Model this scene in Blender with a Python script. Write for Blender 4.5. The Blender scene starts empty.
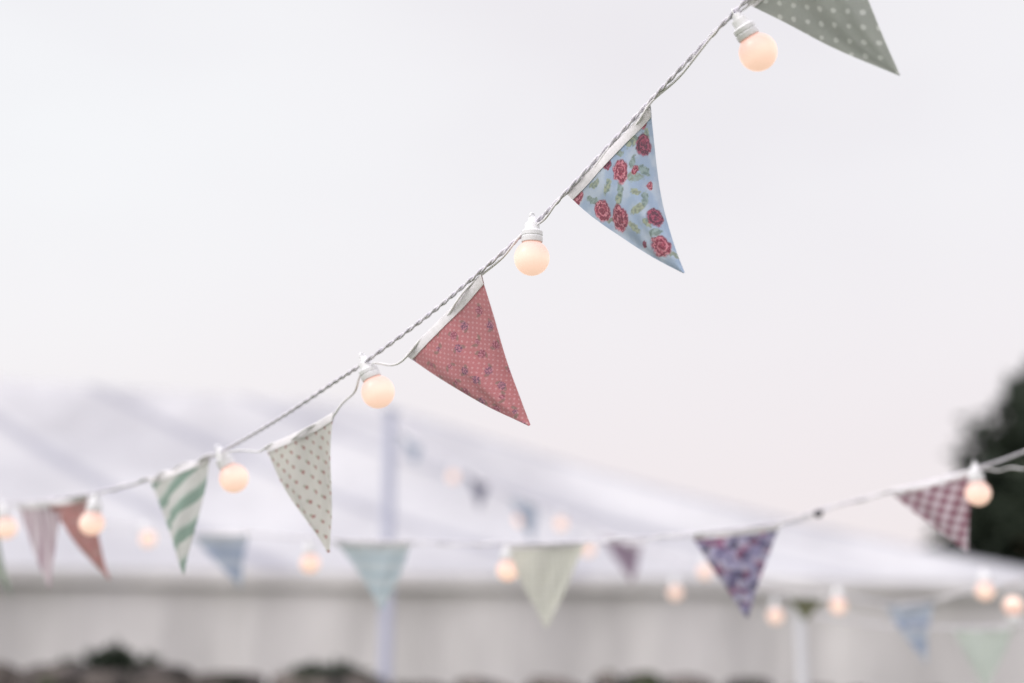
import bpy, math, random
from mathutils import Vector, Matrix, noise
random.seed(7)
scn=bpy.context.scene
def lin(c): c/=255.0; return c/12.92 if c<=.04045 else ((c+.055)/1.055)**2.4
def C(r,g,b): return (lin(r),lin(g),lin(b),1)
def mm(l): return [Vector((a/1000,b/1000,c/1000)) for a,b,c in l]
def link(o,parent=None):
    scn.collection.objects.link(o)
    if parent: o.parent=parent
    return o
def empty(name):
    e=bpy.data.objects.new(name,None); e.empty_display_size=.1; return link(e)
def meshobj(name,vs,fs,mat,parent=None,smooth=True,uvs=None):
    me=bpy.data.meshes.new(name); me.from_pydata([tuple(v) for v in vs],[],fs)
    if uvs:
        ul=me.uv_layers.new(name='UVMap')
        for lp in me.loops: ul.data[lp.index].uv=uvs[lp.vertex_index]
    if smooth: me.polygons.foreach_set('use_smooth',[True]*len(me.polygons))
    if mat: me.materials.append(mat)
    me.update()
    return link(bpy.data.objects.new(name,me),parent)

# ---------------- node helper ----------------
class N:
    def __init__(s,name):
        s.m=bpy.data.materials.new(name); s.m.use_nodes=True; s.t=s.m.node_tree; s.t.nodes.clear()
        s.out=s.n('ShaderNodeOutputMaterial')
    def n(s,ty,**k):
        x=s.t.nodes.new(ty)
        for a,b in k.items(): setattr(x,a,b)
        return x
    def put(s,inp,v):
        if v is None: return
        if isinstance(v,bpy.types.NodeSocket): s.t.links.new(v,inp)
        else: inp.default_value=v
    def M(s,op,a,b=None,c=None,clamp=False):
        x=s.n('ShaderNodeMath',operation=op,use_clamp=clamp)
        s.put(x.inputs[0],a); s.put(x.inputs[1],b); s.put(x.inputs[2],c); return x.outputs[0]
    def V(s,op,a,b=None):
        x=s.n('ShaderNodeVectorMath',operation=op); s.put(x.inputs[0],a)
        if op=='SCALE': s.put(x.inputs[3],b)
        else: s.put(x.inputs[1],b)
        return x.outputs['Value'] if op in('DISTANCE','DOT_PRODUCT','LENGTH') else x.outputs[0]
    def mix(s,f,a,b,mode='MIX'):
        x=s.n('ShaderNodeMix',data_type='RGBA',blend_type=mode)
        s.put(x.inputs[0],f); s.put(x.inputs[6],a); s.put(x.inputs[7],b); return x.outputs[2]
    def uv(s): return s.n('ShaderNodeUVMap').outputs[0]
    def obj(s): return s.n('ShaderNodeTexCoord').outputs['Object']
    def noise(s,v,sc,det=2,col=False,rough=.5):
        x=s.n('ShaderNodeTexNoise'); s.put(x.inputs['Vector'],v); x.inputs['Scale'].default_value=sc
        x.inputs['Detail'].default_value=det; x.inputs['Roughness'].default_value=rough
        return x.outputs[1 if col else 0]
    def vor(s,v,sc,feat='F1',rnd=1.0):
        x=s.n('ShaderNodeTexVoronoi',feature=feat); s.put(x.inputs['Vector'],v); x.inputs['Scale'].default_value=sc
        x.inputs['Randomness'].default_value=rnd; return x
    def ss(s,v,a,b):
        x=s.n('ShaderNodeMapRange',interpolation_type='SMOOTHSTEP'); s.put(x.inputs[0],v)
        x.inputs[1].default_value=a; x.inputs[2].default_value=b; return x.outputs[0]
    def sep(s,v): x=s.n('ShaderNodeSeparateXYZ'); s.put(x.inputs[0],v); return x.outputs
    def warp(s,v,sc,amt):
        nz=s.V('SUBTRACT',s.noise(v,sc,2,True),(.5,.5,.5)); return s.V('ADD',v,s.V('SCALE',nz,amt))
    def bump(s,h,st=.3,d=.01):
        x=s.n('ShaderNodeBump'); x.inputs['Strength'].default_value=st; x.inputs['Distance'].default_value=d
        s.put(x.inputs['Height'],h); return x.outputs[0]
    def pr(s,col,rough=.8,nrm=None,spec=.3):
        x=s.n('ShaderNodeBsdfPrincipled'); s.put(x.inputs['Base Color'],col); s.put(x.inputs['Roughness'],rough)
        x.inputs['Specular IOR Level'].default_value=spec
        if nrm: s.put(x.inputs['Normal'],nrm)
        return x.outputs[0]
    def trans(s,col,nrm=None):
        x=s.n('ShaderNodeBsdfTranslucent'); s.put(x.inputs[0],col)
        if nrm: s.put(x.inputs['Normal'],nrm)
        return x.outputs[0]
    def smix(s,f,a,b):
        x=s.n('ShaderNodeMixShader'); s.put(x.inputs[0],f); s.put(x.inputs[1],a); s.put(x.inputs[2],b); return x.outputs[0]
    def fin(s,sh): s.t.links.new(sh,s.out.inputs[0]); return s.m
    def cloth(s,col,tr=.35):
        uv=s.uv()
        cre=s.noise(uv,16,3); col=s.mix(s.ss(cre,.3,.75),s.mix(1.0,col,(.92,.92,.94,1),'MULTIPLY'),col)
        w1=s.noise(s.V('MULTIPLY',uv,(1800,300,1)),1,1); w2=s.noise(s.V('MULTIPLY',uv,(300,1800,1)),1,1)
        h=s.M('ADD',s.M('MULTIPLY',s.M('ADD',w1,w2),.10),s.M('MULTIPLY',cre,1.0))
        col=s.mix(s.M('MULTIPLY',s.ss(w1,.5,.75),.22),col,(.9,.9,.9,1))
        nr=s.bump(h,.7,.011)
        if tr<=0: return s.fin(s.pr(col,.9,nr,.12))
        tc=s.mix(.3,col,(.86,.86,.88,1))
        return s.fin(s.smix(tr,s.pr(col,.9,nr,.12),s.trans(tc,nr)))

def polka(n,uv,cell,r,rx=1.0,stag=True,soft=.12):
    masks=[]
    for off in ((0,0,0),(.5,.5,0)) if stag else ((0,0,0),):
        v=n.V('FRACTION',n.V('ADD',n.V('SCALE',uv,1/cell),off))
        v=n.V('MULTIPLY',n.V('SUBTRACT',v,(.5,.5,0)),(1/rx,1,0))
        d=n.V('LENGTH',v); masks.append(n.ss(d,r/cell*(1+soft),r/cell*(1-soft)))
    return n.M('MAXIMUM',masks[0],masks[1]) if stag else masks[0]
def stripes(n,uv,ang,period,duty=.5,soft=.06):
    d=n.V('DOT_PRODUCT',uv,(math.cos(ang),math.sin(ang),0))
    f=n.M('FRACT',n.M('DIVIDE',d,period)); f=n.M('ABSOLUTE',n.M('SUBTRACT',f,.5))
    return n.ss(f,duty/2+soft/2,duty/2-soft/2)
def ell(n,w,cx,cy,rx,ry,a):
    v=n.V('SUBTRACT',w,(cx,cy,0)); ca,sa=math.cos(a),math.sin(a)
    p=n.V('DOT_PRODUCT',v,(ca/rx,sa/rx,0)); q=n.V('DOT_PRODUCT',v,(-sa/ry,ca/ry,0))
    return n.M('SQRT',n.M('ADD',n.M('MULTIPLY',p,p),n.M('MULTIPLY',q,q)))

def mat_blue_rose():
    n=N('cotton_blue_rose'); uv=n.uv(); w=n.warp(n.warp(uv,60,.014),210,.006); w2=n.warp(uv,120,.014)
    col=n.mix(n.ss(n.noise(uv,22,3),.42,.62),C(174,196,224),C(204,218,236))
    for i,(cx,cy,rx,ry,a) in enumerate(((.030,.070,.018,.008,.5),(-.030,.045,.014,.007,-.4),(.052,.070,.015,.007,1.1),(.006,.118,.018,.007,.2),(-.075,.040,.014,.007,.9),(-.020,.078,.014,.007,-.7),(.010,.222,.013,.006,.9),(.056,.018,.015,.007,0),(.028,.112,.013,.006,-1.0),(-.022,.138,.015,.007,1.3),(.008,.172,.013,.007,.3),(-.055,.022,.014,.006,.3),(.022,.016,.012,.006,1.0),(.090,.026,.010,.005,1.4),(-.008,.068,.014,.006,-1.2),(.018,.092,.012,.005,.8),(.040,.046,.012,.006,-.6),(.006,.150,.012,.005,1.4),(-.060,.090,.012,.005,.6))):
        d=ell(n,w2,cx,cy,rx,ry,a)
        lc=n.mix(n.ss(n.noise(uv,140,2),.40,.60),C(104,126,100) if i%3 else C(134,140,94),C(184,190,140) if i%2 else C(160,182,170))
        col=n.mix(n.M('MULTIPLY',n.ss(d,1.15,.8),.75),col,lc)
    for i,(cx,cy,r,dark) in enumerate(((.009,.044,.0185,0),(.074,.036,.0175,1),(-.066,.066,.0180,0),(-.040,.103,.0210,0),(.0,.196,.0190,0),(.026,.150,.0165,1),(-.010,.016,.009,1),(.048,.098,.007,0),(-.100,.012,.014,0),(.094,.006,.011,0),(-.026,.172,.007,1),(.036,.062,.007,0))):
        d=n.V('DISTANCE',w,(cx,cy,0)); m=n.ss(d,r*1.12,r*.88)
        v=n.sep(n.V('SUBTRACT',w,(cx,cy,0))); ang=n.M('ARCTAN2',v[1],v[0])
        ph=n.M('ADD',n.M('MULTIPLY',d,2*math.pi*2.1/r),n.M('ADD',ang,n.M('MULTIPLY',n.noise(uv,200,2),11.0)))
        rings=n.M('SINE',ph)
        a=C(140,24,58) if not dark else C(98,34,62); b=C(232,150,164) if not dark else C(188,88,116)
        rc=n.mix(n.ss(rings,-.3,1.0),a,b)
        rc=n.mix(n.M('MULTIPLY',n.ss(d,r*.38,r*.1),.8),rc,a)
        rc=n.mix(n.M('MULTIPLY',n.ss(n.noise(uv,110,2),.5,.65),.5),rc,C(196,70,100))
        col=n.mix(n.M('MULTIPLY',m,.97),col,rc)
    return n.cloth(col,.26)
def mat_coral():
    n=N('cotton_coral_rosebud'); uv=n.uv(); w=n.warp(n.warp(uv,60,.004),260,.0045)
    col=n.mix(n.noise(uv,30,3),C(214,134,140),C(204,122,128))
    col=n.mix(n.M('MULTIPLY',polka(n,n.warp(uv,90,.003),.0125,.0018,1,True,.4),.42),col,C(246,218,218))
    rr=random.Random(5); row=0; y=.012
    while y<.26:
        half=.12*(1-y/.26); x=-half+ (.014 if row%2 else .0)
        while x<half+.01:
            cx=x+rr.uniform(-.008,.008); cy=y+rr.uniform(-.008,.008); a=rr.uniform(0,3)
            big=rr.random()<.5
            for s_ in (-1,1):
                d=ell(n,w,cx+s_*.0082*math.cos(a),cy+s_*.0082*math.sin(a),.0058,.0030,a+.9*s_); col=n.mix(n.M('MULTIPLY',n.ss(d,1.25,.7),.65),col,C(134,124,108))
            r=.0078 if big else .0048
            d=n.V('DISTANCE',w,(cx,cy,0)); pc=n.mix(n.ss(n.noise(uv,300,1),.42,.6),C(144,52,80) if rr.random()<.6 else C(106,70,108),C(214,140,160))
            col=n.mix(n.M('MULTIPLY',n.ss(d,r*1.2,r*.75),.85),col,pc)
            x+=.040
        y+=.029; row+=1
    return n.cloth(col,.24)
def mat_ditsy(name,base,base2,flow,flow2,leaf,sc=42,dots=None,tr=.3,th=.34,soft=.8):
    n=N(name); uv=n.uv(); w=n.warp(n.warp(uv,45,.012),220,.006)
    col=n.mix(n.noise(uv,30,3),base,base2)
    v=n.vor(n.V('ADD',w,(.37,.11,0)),sc*1.1); col=n.mix(n.M('MULTIPLY',n.ss(v.outputs['Distance'],.30,.20),.7),col,leaf)
    v=n.vor(w,sc); d=v.outputs['Distance']; rnd=n.sep(v.outputs['Color'])[0]
    m=n.M('MULTIPLY',n.ss(d,th,th*soft),n.ss(rnd,.18,.22))
    fc=n.mix(n.ss(n.noise(uv,240,2),.38,.62),flow,flow2)
    return n.cloth(n.mix(m,col,fc),tr)
def mat_dots(name,base,dot,cell,r,rx=1.0,tr=.35,leaf=None,stag=True):
    n=N(name); uv=n.uv(); w=n.warp(uv,60,.0055)
    col=base
    if leaf: col=n.mix(n.M('MULTIPLY',polka(n,n.V('ADD',w,(.0035,.004,0)),cell,r*.8,.8,stag,.35),.8),base,leaf)
    return n.cloth(n.mix(n.M('MULTIPLY',polka(n,w,cell,r,rx,stag,.3),.9),col,dot),tr)
def mat_stripe(name,a,b,ang,per,duty=.5,tr=.35,thin=None):
    n=N(name); uv=n.warp(n.uv(),20,.003); col=n.mix(stripes(n,uv,ang,per,duty),a,b)
    if thin: col=n.mix(stripes(n,n.V('ADD',uv,(per*.5,0,0)),ang,per,.1),col,thin)
    return n.cloth(col,tr)
def mat_gingham(name,base,c):
    n=N(name); uv=n.uv(); a=stripes(n,uv,.6,.034,.5); b=stripes(n,uv,.6+math.pi/2,.034,.5)
    f=n.M('MULTIPLY',n.M('ADD',a,b),.5); return n.cloth(n.mix(f,base,c),.3)

MB=mat_blue_rose()
MR=mat_coral()
MG=mat_dots('cotton_sage_polka',C(170,175,168),C(220,223,218),.036,.0046,tr=.22)
MD=mat_dots('cotton_cream_rosebud',C(226,224,218),C(176,112,106),.032,.0038,.8,.32,C(164,170,146))
MS=mat_stripe('cotton_green_stripe',C(226,227,224),C(144,172,158),1.15,.062,.5,tr=.3,thin=C(200,210,204))
MRB=mat_ditsy('cotton_rust_floral',C(202,140,134),C(190,126,124),C(150,84,88),C(222,190,184),C(154,128,114),34)
MP=mat_stripe('cotton_mauve_stripe',C(228,216,222),C(184,156,170),0.05,.034,.5)
MGD=mat_stripe('cotton_forest_stripe',C(120,140,122),C(190,198,182),0,.05,.4)
MK=mat_gingham('cotton_berry_gingham',C(228,214,224),C(136,46,82))
def mat_violet():
    n=N('cotton_violet_floral'); uv=n.uv(); w=n.warp(n.warp(uv,24,.035),90,.014)
    col=n.mix(n.ss(n.noise(uv,24,2),.42,.58),C(150,144,184),C(204,198,220))
    a=n.noise(w,22,3); b=n.noise(n.V('ADD',w,(3,5,0)),26,3); c=n.noise(n.V('ADD',w,(9,2,0)),34,3)
    col=n.mix(n.ss(b,.50,.56),col,C(98,90,132)); col=n.mix(n.ss(a,.52,.58),col,n.mix(n.ss(c,.45,.55),C(116,54,98),C(172,114,152)))
    col=n.mix(n.ss(c,.60,.64),col,C(72,68,96)); return n.cloth(col,.26)
MV=mat_violet()
MC=mat_dots('cotton_cream_sprig',C(226,226,216),C(192,192,174),.034,.005,1,.35)
MA=mat_stripe('cotton_aqua',C(190,208,218),C(208,220,227),math.pi/2,.06,.5,.35)
MBL=mat_stripe('cotton_denim',C(156,172,202),C(190,200,218),math.pi/2,.09,.5,.3,)
MN=mat_ditsy('cotton_navy_floral',C(104,108,134),C(124,124,148),C(84,84,108),C(148,136,152),C(96,100,120),34)
MPL=mat_ditsy('cotton_plum_floral',C(146,124,146),C(132,110,134),C(92,72,98),C(172,138,154),C(104,104,108),34)
MO=mat_ditsy('cotton_olive_floral',C(94,94,62),C(74,78,52),C(150,140,66),C(58,58,42),C(58,66,44),34)
MSG=mat_dots('cotton_sage_dot',C(196,206,198),C(220,226,218),.03,.004)

def cordmat(name,a,b):
    n=N(name); o=n.obj(); col=n.mix(n.ss(n.noise(o,160,3),.35,.7),a,b)
    return n.fin(n.pr(col,.75,n.bump(n.noise(o,900,2),.25,.001),.3))
CAB=cordmat('twisted_flex',C(214,210,224),C(238,235,242))
TAPE=cordmat('cotton_tape',C(236,233,239),C(246,245,247))
n=N('bias_binding'); MBIND=n.cloth(C(246,243,247),0)
n=N('white_socket_plastic'); o=n.obj(); MSOCK=n.fin(n.pr(n.mix(n.noise(o,30,2),C(232,232,237),C(243,243,246)),.38,None,.45))
n=N('opal_glass_lit'); z=n.sep(n.obj())[2]
f=n.ss(z,.030,-.008)
ec=n.mix(f,(1.0,.46,.33,1),(1.0,.66,.51,1))
x=n.n('ShaderNodeBsdfPrincipled'); x.inputs['Base Color'].default_value=(.46,.40,.38,1); x.inputs['Roughness'].default_value=.35
n.put(x.inputs['Emission Color'],ec); n.put(x.inputs['Emission Strength'],n.M('MULTIPLY_ADD',f,.40,.46)); MBULB=n.fin(x.outputs[0])

# ---------------- curves ----------------
def cr(pts,step):
    P=[pts[0]*2-pts[1]]+list(pts)+[pts[-1]*2-pts[-2]]; out=[]
    for i in range(1,len(P)-2):
        a,b,c,d=P[i-1],P[i],P[i+1],P[i+2]; k=max(1,int((c-b).length/step))
        for j in range(k):
            t=j/k; out.append(.5*((2*b)+(c-a)*t+(2*a-5*b+4*c-d)*t*t+(3*b-a-3*c+d)*t**3))
    out.append(P[-2]); return out
def helix(path,rad,pitch,ph,wob=0):
    out=[]; s=0; up=Vector((0,0,1))
    for i,p in enumerate(path):
        q=path[min(i+1,len(path)-1)]-path[max(i-1,0)]; q.normalize()
        if i: s+=(p-path[i-1]).length
        a=q.cross(up).normalized(); b=a.cross(q)
        th=2*math.pi*s/pitch+ph+wob*math.sin(s*9)+.5*math.sin(s*23)
        out.append(p+a*rad*math.cos(th)+b*rad*math.sin(th))
    return out
def tube(name,path,r,mat,parent,res=2):
    cu=bpy.data.curves.new(name,'CURVE'); cu.dimensions='3D'; cu.bevel_depth=r; cu.bevel_resolution=res; cu.use_fill_caps=True
    sp=cu.splines.new('POLY'); sp.points.add(len(path)-1)
    for i,p in enumerate(path): sp.points[i].co=(p.x,p.y,p.z,1)
    cu.materials.append(mat); return link(bpy.data.objects.new(name,cu),parent)
def cable(parent,pts,step=.004,r=.0024,rad=.0021,pitch=.050):
    path=cr(pts,step)
    tube('flex_strand_1',helix(path,rad,pitch,0),r,CAB,parent); tube('flex_strand_2',helix(path,rad,pitch,math.pi),r,CAB,parent)
def tapeline(parent,pts,step=.006,r=.0021,rad=.0038,pitch=.13):
    path=cr(pts,step); tube('cotton_tape',helix(path,rad,pitch,.6,1.0),r,TAPE,parent)

# ---------------- flags ----------------
def flag(parent,A,B,T,mat,rip=.007,bow=(0,0,0),ph=0,W=.24,H=.26,curl=0.0):
    bow=Vector(bow); nrm=(B-A).cross(T-A).normalized(); NS,NT=28,34
    mid=(A+B)/2; T=T+(T-mid)*.012; ab=(B-A).normalized()
    def P(s,t):
        base=A.lerp(B,s); te=min(t,.99); p=base.lerp(T,te)
        p=p+bow*math.sin(math.pi*te)
        k=math.sin(math.pi*min(1,te*1.15))
        p=p+nrm*rip*(math.sin(2*math.pi*s*1.1*(1-.4*te)+ph+te*1.6)*(.25+k)+.9*math.sin(3.1*te+ph*2)*te)
        p=p+nrm*rip*.28*math.sin(2*math.pi*s*3+ph*3+te*5)*k
        e=max(0,(s-.55)/.45); p=p-ab*curl*e*e*math.sin(math.pi*te**.8)+nrm*curl*.9*e*e*math.sin(math.pi*te**.8)
        p=p+ab*.0018*math.sin(te*9+ph*5)*(1-te)*(1 if s>.5 else -1)*abs(2*s-1)
        p.z-=.004*math.sin(math.pi*s)*(1-te)
        return p
    vs=[];uv=[];fs=[]
    for j in range(NT+1):
        for i in range(NS+1):
            s=i/NS;t=j/NT; vs.append(P(s,t)); uv.append(((s-.5)*(1-min(t,.985))*W,t*H))
    for j in range(NT):
        for i in range(NS):
            a=j*(NS+1)+i; fs.append((a,a+1,a+NS+2,a+NS+1))
    o=meshobj('flag',vs,fs,mat,parent,True,uv)
    vs=[];fs=[];uv=[]; K=22
    for i in range(K+1):
        s=i/K; top=P(s,0); lo=P(s,.05); d=(top-lo).normalized()
        for q in (top+d*.004, top+nrm*.0022,lo+nrm*.0016,lo-nrm*.0016,top-nrm*.0022): vs.append(q); uv.append((s*W,.01))
    for i in range(K):
        for j in range(5):
            a=i*5+j;b=i*5+(j+1)%5; fs.append((a,b,b+5,a+5))
    o=meshobj('binding',vs,fs,MBIND,parent,True,uv); o.modifiers.new('e','EDGE_SPLIT').split_angle=math.radians(50)

# ---------------- bulbs ----------------
def lathe(prof,seg=32):
    vs=[];fs=[]
    for r,z in prof:
        for k in range(seg):
            a=2*math.pi*k/seg; vs.append((r*math.cos(a),r*math.sin(a),z))
    for j in range(len(prof)-1):
        for k in range(seg):
            a=j*seg+k;b=j*seg+(k+1)%seg; fs.append((a,b,b+seg,a+seg))
    return vs,fs
R=.0325
prof=[(.0002,-R)]+[(R*math.cos(a),R*math.sin(a)) for a in [math.radians(d) for d in range(-84,58,6)]]+[(.0160,.0295),(.0150,.0335)]
v,f=lathe(prof); bm_=bpy.data.meshes.new('bulb_glass'); bm_.from_pydata(v,[],f); bm_.polygons.foreach_set('use_smooth',[True]*len(f)); bm_.materials.append(MBULB)
prof=[(.0140,.0290),(.0180,.0292),(.0192,.0300),(.0195,.0315),(.0195,.0390),(.0185,.0398),(.0185,.0415),(.0193,.0423),(.0193,.0490),(.0176,.0510),(.0142,.0516),(.0138,.0525),(.0136,.0640),(.0128,.0655),(.0085,.0662),(.0080,.0675),(.0078,.0740),(.0065,.0755),(.0002,.0758)]
v,f=lathe(prof,36); sk_=bpy.data.meshes.new('lamp_socket'); sk_.from_pydata(v,[],f); sk_.materials.append(MSOCK)
sk_.polygons.foreach_set('use_smooth',[True]*len(f))
def bulb(parent,center,top=None):
    d=(top-center).normalized() if top else Vector((0,0,1))
    q=Vector((0,0,1)).rotation_difference(d)
    for nm,me in (('bulb',bm_),('socket',sk_)):
        o=bpy.data.objects.new(nm,me); o.rotation_mode='QUATERNION'; o.rotation_quaternion=q; o.location=center; link(o,parent)
        if nm=='socket':
            o.modifiers.new('e','EDGE_SPLIT').split_angle=math.radians(40)
    t=center+d*.078; ax=d.orthogonal().normalized(); pts=[t+ (ax*math.cos(a)+d*math.sin(a))*.006 for a in [2*math.pi*k/14 for k in range(15)]]
    tube('clip',pts,.0018,MSOCK,parent,1)

# ================= STRING 1 =================
C1=mm([(563,2055,2665),(393,2190,2537),(320,2256,2480),(243,2323,2415),(99,2418,2282),(37,2472,2234),(-56,2529,2167),(-156,2607,2104),(-287,2707,2034),(-355,2785,2011),(-510,2953,1957),(-680,3168,1922),(-878,3428,1911),(-1072,3685,1915),(-1313,3989,1935),(-1578,4290,1966),(-1998,4783,2059),(-2700,5600,2330),(-3600,6700,2800)])
C1=mm([(1500,1250,3350),(1000,1690,3010)])+C1
T1=mm([(1490,1260,3338),(990,1700,2990),(532,2082,2641),(398,2191,2535),(320,2257,2475),(243,2326,2406),(99,2420,2275),(24,2475,2220),(-56,2532,2158),(-203,2646,2031),(-281,2710,2022),(-355,2800,1950),(-521,2965,1908),(-682,3167,1924),(-883,3428,1911),(-1136,3787,1919),(-1322,3991,1927),(-1578,4291,1964),(-1998,4784,2055),(-2700,5600,2325),(-3600,6700,2790)])
fs1=empty('festoon_light_string'); bs1=empty('bunting_string')
cable(fs1,C1); tapeline(bs1,T1)
F=lambda *l: mm(l)
flag(bs1,*F((398,2191,2535),(532,2082,2641),(633,2146,2383)),MG,.008,(-.006,0,-.004),.4)
flag(bs1,*F((99,2420,2275),(243,2326,2406),(300,2358,2110)),MB,.011,(-.008,.004,-.006),1.2,curl=.012)
flag(bs1,*F((-203,2646,2031),(-56,2532,2158),(28,2579,1883)),MR,.011,(-.001,.0,-.006),2.4,curl=.006)
flag(bs1,*F((-521,2965,1908),(-355,2800,1950),(-369,2897,1683)),MD,.010,(-.004,0,-.002),3.3,curl=.004)
flag(bs1,*F((-883,3428,1911),(-682,3167,1924),(-750,3312,1673)),MS,.009,(-.006,0,0),.9,curl=.006)
flag(bs1,*F((-1310,3970,1927),(-1136,3787,1919),(-1088,3871,1704)),MRB,.008,(-.004,0,0),2)
flag(bs1,*F((-1441,4142,1941),(-1229,3890,1919),(-1287,4028,1694)),MP,.008,(0,0,0),4)
flag(bs1,*F((-1772,4488,2002),(-1539,4241,1957),(-1512,4359,1689)),MGD,.006,(0,0,0),5)
B1=mm([(381,2205,2518),(417,2220,2459),(37,2471,2236),(36,2476,2174),(-288,2717,2034),(-262,2721,1977),(-649,3136,1926),(-618,3140,1870),(-1088,3706,1913),(-1096,3714,1838),(-1506,4191,1950),(-1491,4198,1881)])
for i in range(0,len(B1),2): bulb(fs1,B1[i+1],B1[i])

# ================= STRING 2 =================
C2=mm([(2300,2000,2500),(1600,2780,2130),(1323,3147,2007),(1260,3462,1983),(1197,3671,1971),(1007,3784,1929),(827,3816,1885),(725,3855,1855),(488,3912,1831),(360,4015,1831),(216,4068,1826),(-26,4170,1831),(-316,4419,1863),(-579,4619,1890),(-965,5216,1975),(-1268,5616,2023),(-1709,6209,2124),(-2700,7479,2403),(-3600,8700,2800)])
T2=mm([(2290,2000,2470),(1600,2780,2080),(1323,3147,1950),(1260,3462,1945),(1197,3671,1967),(1007,3784,1929),(827,3818,1880),(728,3857,1847),(488,3912,1829),(216,4070,1823),(-26,4172,1828),(-316,4421,1860),(-579,4621,1887),(-965,5218,1978),(-1268,5618,2020),(-1709,6209,2120),(-2700,7479,2395),(-3590,8700,2780)])
fs2=empty('festoon_light_string'); bs2=empty('bunting_string')
cable(fs2,C2,.008); tapeline(bs2,T2,.012)
flag(bs2,*F((1007,3784,1929),(1197,3671,1969),(1186,3722,1766)),MK,.008,(-.003,0,-.002),1)
flag(bs2,*F((488,3912,1829),(728,3857,1849),(633,3896,1603)),MV,.009,(0,0,0),2.2,curl=.006)
flag(bs2,*F((-26,4172,1828),(216,4070,1828),(97,4127,1588)),MC,.009,(0,0,0),3.1)
flag(bs2,*F((-579,4621,1888),(-316,4421,1861),(-404,4522,1658)),MA,.008,(.004,0,0),.7)
flag(bs2,*F((-1268,5618,2021),(-965,5218,1977),(-1023,5415,1795)),MBL,.006,(.006,0,0),5)
B2=mm([(1205,3671,1971),(1209,3675,1911),(-15,4170,1828),(-12,4178,1756),(-681,4768,1909),(-673,4778,1830),(-1553,6012,2088),(-1531,6003,2041)])
for i in range(0,len(B2),2): bulb(fs2,B2[i+1],B2[i])
def blob(name,c,r,mat,parent):
    v,f=lathe([(.0002,-r)]+[(r*math.cos(math.radians(a)),r*math.sin(math.radians(a))) for a in range(-75,80,15)]+[(.0002,r)],10)
    v=[Vector(p)*(1+.25*noise.noise(Vector(p)*60+c*9))+c for p in v]; meshobj(name,v,f,mat,parent)
dk=cordmat('dark_tie',C(70,68,74),C(100,98,104))
blob('cable_tie',Vector((.822,3.815,1.876)),.012,dk,fs2)

# ================= STRING 3 =================
C3=mm([(-802,9353,3157),(-384,8719,2805),(-40,8166,2542),(260,7696,2362),(547,7229,2167),(839,6757,1995),(1081,6278,1849),(1329,5879,1796),(1454,5481,1739),(1536,5274,1741),(1663,5061,1769),(1772,4638,1811),(2300,3900,2050),(3000,3100,2500)])
fs3=empty('festoon_light_string'); bs3=empty('bunting_string')
cable(fs3,C3,.012); tapeline(bs3,[p+Vector((0,.004,-.006)) for p in C3],.014)
F3=mm([(-767,9262,3107),(-576,8990,2959),(-627,9104,2840),(-290,8533,2727),(-142,8354,2615),(-190,8435,2470),(-40,8166,2542),(144,7885,2430),(114,8026,2239),(455,7374,2208),(649,7081,2141),(599,7175,1952),(1175,6182,1821),(1300,5930,1796),(1220,6006,1698),(1442,5582,1746),(1543,5274,1741),(1543,5433,1516)])
for i,m in enumerate((MBL,MN,MBL,MPL,MO,MBL)): flag(bs3,F3[3*i],F3[3*i+1],F3[3*i+2],m,.006,(0,0,0),i)
for p in mm([(-365,8730,2715),(46,8095,2373),(265,7705,2304),(401,7523,2148),(779,6870,1878),(896,6663,1959),(1128,6194,1733),(1329,5884,1757),(1663,5063,1759)]): bulb(fs3,p)
# ================= STRING 4 =================
C4=mm([(1316,6606,1773),(1435,5805,1680),(1571,5196,1640),(1698,4889,1633),(1829,4573,1658),(2400,3800,1900),(3010,3100,2400)])
fs4=empty('festoon_light_string'); bs4=empty('bunting_string')
cable(fs4,C4,.012); tapeline(bs4,[p+Vector((0,.004,-.006)) for p in C4],.014)
flag(bs4,*F((1571,5196,1638),(1698,4890,1630),(1613,4993,1420)),MSG,.006,(0,0,0),2)
bulb(fs4,Vector((1.691,4.873,1.695)),Vector((1.691,4.873,1.6)))

# ================= POLES =================
n=N('painted_pole'); o=n.obj(); MPOLE=n.fin(n.pr(n.mix(n.noise(o,6,3),C(176,180,204),C(198,201,220)),.5))
n=N('white_painted_pole'); o=n.obj(); MPOLW=n.fin(n.pr(n.mix(n.noise(o,6,3),C(208,208,218),C(222,222,228)),.5))
n=N('timber_post'); o=n.obj(); MWOOD=n.fin(n.pr(n.mix(n.noise(n.V('MULTIPLY',o,(20,20,2)),2,4),C(96,78,60),C(140,120,98)),.85))
def pole(name,x,y,h,r,mat):
    v,f=lathe([(r*1.6,0),(r*1.6,.03),(r,.035),(r,.045),(r,.08),(r,h*.33),(r,h*.66),(r,h-.09),(r,h-.045),(r,h-.035),(r*1.25,h-.03),(r*1.25,h),(.0005,h+.01)],20)
    o=meshobj(name,v,f,mat); o.location=(x,y,0); o.modifiers.new('e','EDGE_SPLIT').split_angle=math.radians(40); return o
pole('festoon_pole',-.815,9.37,3.27,.038,MPOLE)
pole('festoon_pole',1.316,6.62,1.80,.024,MPOLW)
for x,y,h in ((1.51,1.23,3.4),(-3.62,6.72,2.85),(-3.62,8.72,2.85),(3.01,3.09,2.55),(2.31,1.98,2.55)): pole('timber_post',x,y,h,.045,MWOOD)

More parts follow.
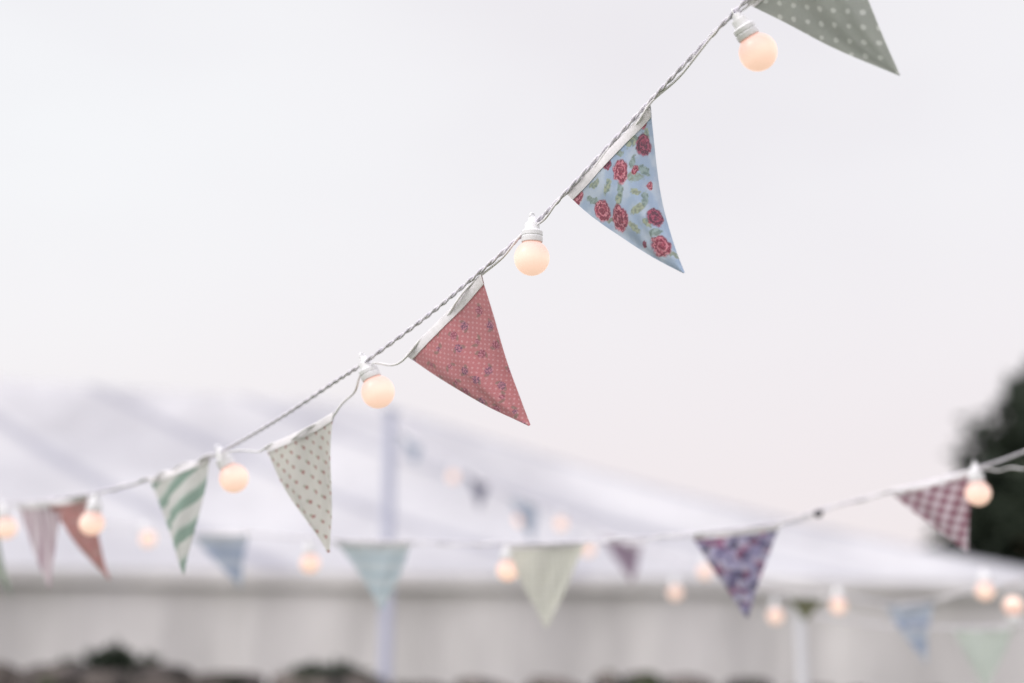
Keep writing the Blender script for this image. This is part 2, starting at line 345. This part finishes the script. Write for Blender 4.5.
# ================= MARQUEE =================
n=N('marquee_canvas'); o=n.obj()
dirt=n.noise(o,.5,4); col=n.mix(n.ss(dirt,.35,.7),C(188,188,194),C(210,210,214))
uvs=n.uv(); seam_shade=n.M('ABSOLUTE',n.M('SUBTRACT',n.M('FRACT',n.sep(uvs)[0]),.5)); col=n.mix(n.M('MULTIPLY',n.ss(seam_shade,.09,.02),.6),col,C(148,149,164))  # bay seams, with frame shadows and roof shading streaks painted into the colour
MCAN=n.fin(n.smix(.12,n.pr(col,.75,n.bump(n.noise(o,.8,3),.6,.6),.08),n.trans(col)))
n=N('marquee_wall_canvas'); o=n.obj(); col=n.mix(n.ss(n.noise(n.V('MULTIPLY',o,(1,1,.25)),1.3,3),.35,.7),C(202,199,201),C(226,223,224))
MWALL=n.fin(n.smix(.15,n.pr(col,.7,n.bump(n.noise(n.V('MULTIPLY',o,(1,1,.2)),2,3),.6,.3),.2),n.trans(col)))
mq=empty('marquee_tent')
FL=Vector((-14,12.07,2.6)); FR=Vector((6.7,16.02,2.6)); nn=Vector((-.187,.982,0))
BL=FL+nn*7.8; BR=FR+nn*7.8; RL=Vector((-14.7,16.0,5.6)); R1=Vector((-1.65,18.4,5.10))
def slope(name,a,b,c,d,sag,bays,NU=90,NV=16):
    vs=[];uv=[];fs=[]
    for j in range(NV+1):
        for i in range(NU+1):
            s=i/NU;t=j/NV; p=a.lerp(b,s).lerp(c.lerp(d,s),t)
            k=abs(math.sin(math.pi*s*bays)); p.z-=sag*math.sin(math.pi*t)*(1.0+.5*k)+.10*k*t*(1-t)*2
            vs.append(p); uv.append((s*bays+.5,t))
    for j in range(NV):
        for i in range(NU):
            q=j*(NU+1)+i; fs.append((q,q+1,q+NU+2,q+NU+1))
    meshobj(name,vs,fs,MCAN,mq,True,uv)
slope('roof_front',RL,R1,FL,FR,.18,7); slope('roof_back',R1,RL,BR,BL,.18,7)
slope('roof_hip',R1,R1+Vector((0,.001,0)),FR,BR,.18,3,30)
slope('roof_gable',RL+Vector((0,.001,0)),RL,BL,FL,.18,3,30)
def wall(name,a,b,z0,z1,amp,freq,off,mat):
    L=(b-a).length; K=int(L*14); d=(b-a).normalized(); nv=Vector((d.y,-d.x,0)); vs=[];fs=[]
    for i in range(K+1):
        s=i/K; p=a.lerp(b,s); w=amp*math.sin(s*L*freq)+amp*.6*math.sin(s*L*freq*.37+1)
        for z,kk in ((z1,.2),(z1-.25*(z1-z0),.7),(z0+.2*(z1-z0),1),(z0,1.1)): q=p+nv*(off+w*kk); q.z=z; vs.append(q)
    for i in range(K):
        for j in range(3): q=i*4+j; fs.append((q,q+1,q+5,q+4))
    meshobj(name,vs,fs,mat,mq)
for nm,a,b in (('front',FL,FR),('right',FR,BR),('back',BR,BL),('left',BL,FL)):
    wall('wall_'+nm,a,b,.02,2.58,.06,3.2,-.11,MWALL); wall('valance_'+nm,a,b,2.47,2.605,.004,3,.005,MWALL)
for i in range(8):
    p=FL.lerp(FR,i/7)+Vector((.04,.30,0))
    v,f=lathe([(.03,0),(.03,2.5)],12); o=meshobj('leg',v,f,MPOLE,mq); o.location=(p.x,p.y,0)

# ================= GROUND =================
n=N('grass_ground'); o=n.obj(); col=n.mix(n.noise(o,2.5,5),(.045,.075,.025,1),(.09,.11,.045,1))
MGR=n.fin(n.pr(col,.9,n.bump(n.noise(o,30,4),.6,.05),.1))
meshobj('ground',[(-400,-400,0),(400,-400,0),(400,400,0),(-400,400,0)],[(0,1,2,3)],MGR,None,False)

# ================= STONE WALL =================
n=N('field_stone'); o=n.obj(); g=n.n('ShaderNodeNewGeometry').outputs['Random Per Island']
col=n.mix(g,C(72,68,68),C(118,110,106)); col=n.mix(n.ss(n.noise(o,7,5),.45,.62),col,C(54,52,52)); col=n.mix(n.ss(n.noise(o,3,3),.58,.66),col,C(62,66,52))
MST=n.fin(n.pr(col,.95,n.bump(n.noise(o,25,5),.7,.03),.1))
import bmesh
ico=bmesh.new(); bmesh.ops.create_icosphere(ico,subdivisions=3,radius=1); IV=[v.co.copy() for v in ico.verts]; IF=[[v.index for v in f.verts] for f in ico.faces]; ico.free()
vs=[];fs=[]
def stone(c,sx,sy,sz,sd):
    b=len(vs); rz=random.uniform(-.2,.2); ry=random.uniform(-.15,.15); m=Matrix.Rotation(rz,3,'Z')@Matrix.Rotation(ry,3,'Y')
    for v in IV:
        q=Vector([math.copysign(abs(a)**.6,a) for a in v]); q*=1+.22*noise.noise(v*1.3+Vector((sd,0,0)))+.07*noise.noise(v*4+Vector((sd,3,0)))
        vs.append(m@Vector((q.x*sx,q.y*sy,q.z*sz))+c)
    fs.extend([[b+k for k in f] for f in IF])
def wtop(x): return 1.515-.022*(x+4)+.02*math.sin(x*2.3)
z=.0
while z<1.31:
    h=random.uniform(.12,.17); x=-5.2+random.random()*.2
    while x<2.6:
        w=random.uniform(.18,.38)
        if z+h<wtop(x)-.02: stone(Vector((x+w/2,8.0+random.uniform(-.02,.02),z+h/2)),w/2,.24,h/2*1.05,random.random()*99)
        x+=w*.98
    z+=h*.96
x=-5.2
while x<2.6:
    w=random.uniform(.15,.36); hh=random.uniform(.09,.22); stone(Vector((x+w/2,8.0+random.uniform(-.05,.05),wtop(x)-hh*.35)),w/2*1.1,.2,hh/2*1.6,random.random()*99); x+=w*random.uniform(.95,1.3)
meshobj('dry_stone_wall',vs,fs,MST)

# ================= FOLIAGE =================
n=N('dark_foliage'); g=n.n('ShaderNodeNewGeometry').outputs['Random Per Island']
col=n.mix(g,(.018,.028,.020,1),(.048,.062,.040,1)); MLF=n.fin(n.smix(.15,n.pr(col,.6,None,.2),n.trans(col)))
def leaves(centres,count,size):
    vs=[];fs=[]
    for _ in range(count):
        c,r=random.choice(centres); d=Vector((random.gauss(0,1),random.gauss(0,1),random.gauss(0,1))).normalized()
        p=c+d*r*random.random()**.45
        a=Vector((random.gauss(0,1),random.gauss(0,1),random.gauss(0,.6))).normalized(); b=a.orthogonal().normalized(); b=Matrix.Rotation(random.random()*6.28,3,a)@b
        s=size*random.uniform(.6,1.3); k=len(vs)
        vs+= [p,p+a*s*.5+b*s*.28,p+a*s,p+a*s*.5-b*s*.28]; fs.append((k,k+1,k+2,k+3))
    return vs,fs
def limb(p0,p1,r0,r1,parent,mat):
    cu=bpy.data.curves.new('limb','CURVE'); cu.dimensions='3D'; cu.bevel_depth=1; cu.bevel_resolution=2
    sp=cu.splines.new('POLY'); sp.points.add(5)
    for i in range(6):
        t=i/5; p=p0.lerp(p1,t)+Vector((noise.noise(p0+Vector((t*2,0,0))),noise.noise(p1+Vector((0,t*2,0))),0))*.25*math.sin(math.pi*t)*min(1,(p1-p0).length/3)
        sp.points[i].co=(*p,1); sp.points[i].radius=r0+(r1-r0)*t
    cu.materials.append(mat); link(bpy.data.objects.new('limb',cu),parent)
def tree(x,y,h,rad,zb,count,name='broadleaf_tree'):
    e=empty(name); base=Vector((x,y,0)); top=Vector((x,y,h*.85)); limb(base,top,.28,.06,e,MWOOD)
    cs=[]
    for i in range(120):
        t=random.random(); z=zb+(h-zb)*t; rr=rad*(1-t**1.9)**.65*(random.uniform(.75,1.0) if i%3 else random.uniform(.1,.7)); a=random.random()*6.28
        c=Vector((x+rr*math.cos(a),y+rr*math.sin(a),z-.3)); cs.append((c,random.uniform(.4,.9)))
        if i%4==0: limb(Vector((x,y,max(1.5,z*.65))),c,.09,.02,e,MWOOD)
    vs,fs=leaves(cs,count,.27); meshobj('crown',vs,fs,MLF,e,False)
tree(10.6,24.5,7.3,3.75,1.6,54000)
tree(16.5,28,8.8,3.8,1.6,20000)
def shrub(x,y,h,r):
    e=empty('shrub'); cs=[]
    for i in range(26):
        a=random.random()*6.28; q=random.random()**.5*r*.95; cs.append((Vector((x+q*math.cos(a),y+q*math.sin(a),h-.12-q*.15-random.random()*.25)),.13))
        limb(Vector((x,y,0)),cs[-1][0],.02,.006,e,MWOOD)
    vs,fs=leaves(cs,15000,.06); meshobj('crown',vs,fs,MLF,e,False)
shrub(-2.34,8.5,1.71,.34); shrub(-1.05,8.5,1.60,.22)

# ================= WORLD =================
w=bpy.data.worlds.new('World'); scn.world=w; w.use_nodes=True; t=w.node_tree; t.nodes.clear()
class WN(N):
    def __init__(s,tree): s.t=tree
n=WN(t); out=n.n('ShaderNodeOutputWorld'); bg=n.n('ShaderNodeBackground')
g=n.n('ShaderNodeTexCoord').outputs['Generated']; xyz=n.sep(g)
sky=n.n('ShaderNodeTexSky',sky_type='NISHITA'); sky.sun_disc=False; sky.air_density=1.2; sky.dust_density=3
cl=n.noise(n.V('MULTIPLY',g,(1,1,2.2)),1.6,4)
col=n.mix(n.ss(cl,.32,.68),(.800,.765,.795,1),(.875,.858,.875,1))
col=n.mix(n.ss(xyz[2],.38,.06),col,(.850,.772,.785,1))
col=n.mix(n.ss(xyz[0],.05,-.45),col,n.mix(1.0,col,(1.04,1.07,1.06,1),'MULTIPLY'))
col=n.mix(1.0,col,n.mix(n.ss(xyz[2],.45,1.0),(1,1,1,1),(1.5,1.5,1.54,1)),'MULTIPLY')
col=n.mix(1.0,col,n.mix(n.ss(xyz[1],.3,-.7),(1,1,1,1),(1.85,1.82,1.80,1)),'MULTIPLY')
col=n.mix(1.0,col,n.mix(1.0,sky.outputs[0],(.012,.012,.012,1),'MULTIPLY'),'ADD')
n.put(bg.inputs[0],col); bg.inputs[1].default_value=1.0; t.links.new(bg.outputs[0],out.inputs[0])
sl=bpy.data.lights.new('sun','SUN'); sl.energy=.9; sl.angle=math.radians(20); sl.color=(1,.96,.92)
so=link(bpy.data.objects.new('sun',sl)); az=math.radians(-60); el=math.radians(38)
dv=Vector((math.sin(az)*math.cos(el),-math.cos(az)*math.cos(el)*.9,math.sin(el))); so.rotation_euler=dv.to_track_quat('Z','Y').to_euler()
sky.sun_rotation=math.atan2(dv.x,dv.y); sky.sun_elevation=el

# ================= CAMERA =================
cam=bpy.data.cameras.new('camera'); co=link(bpy.data.objects.new('camera',cam)); co.location=(0,0,1.4); co.rotation_euler=(math.radians(104),0,0)
cam.lens=50; cam.sensor_width=36.0; cam.clip_end=2000; cam.dof.use_dof=True; cam.dof.focus_distance=2.58; cam.dof.aperture_fstop=1.0; cam.dof.aperture_blades=0
scn.camera=co
scn.view_settings.view_transform='Standard'; scn.view_settings.look='None'; scn.view_settings.exposure=0
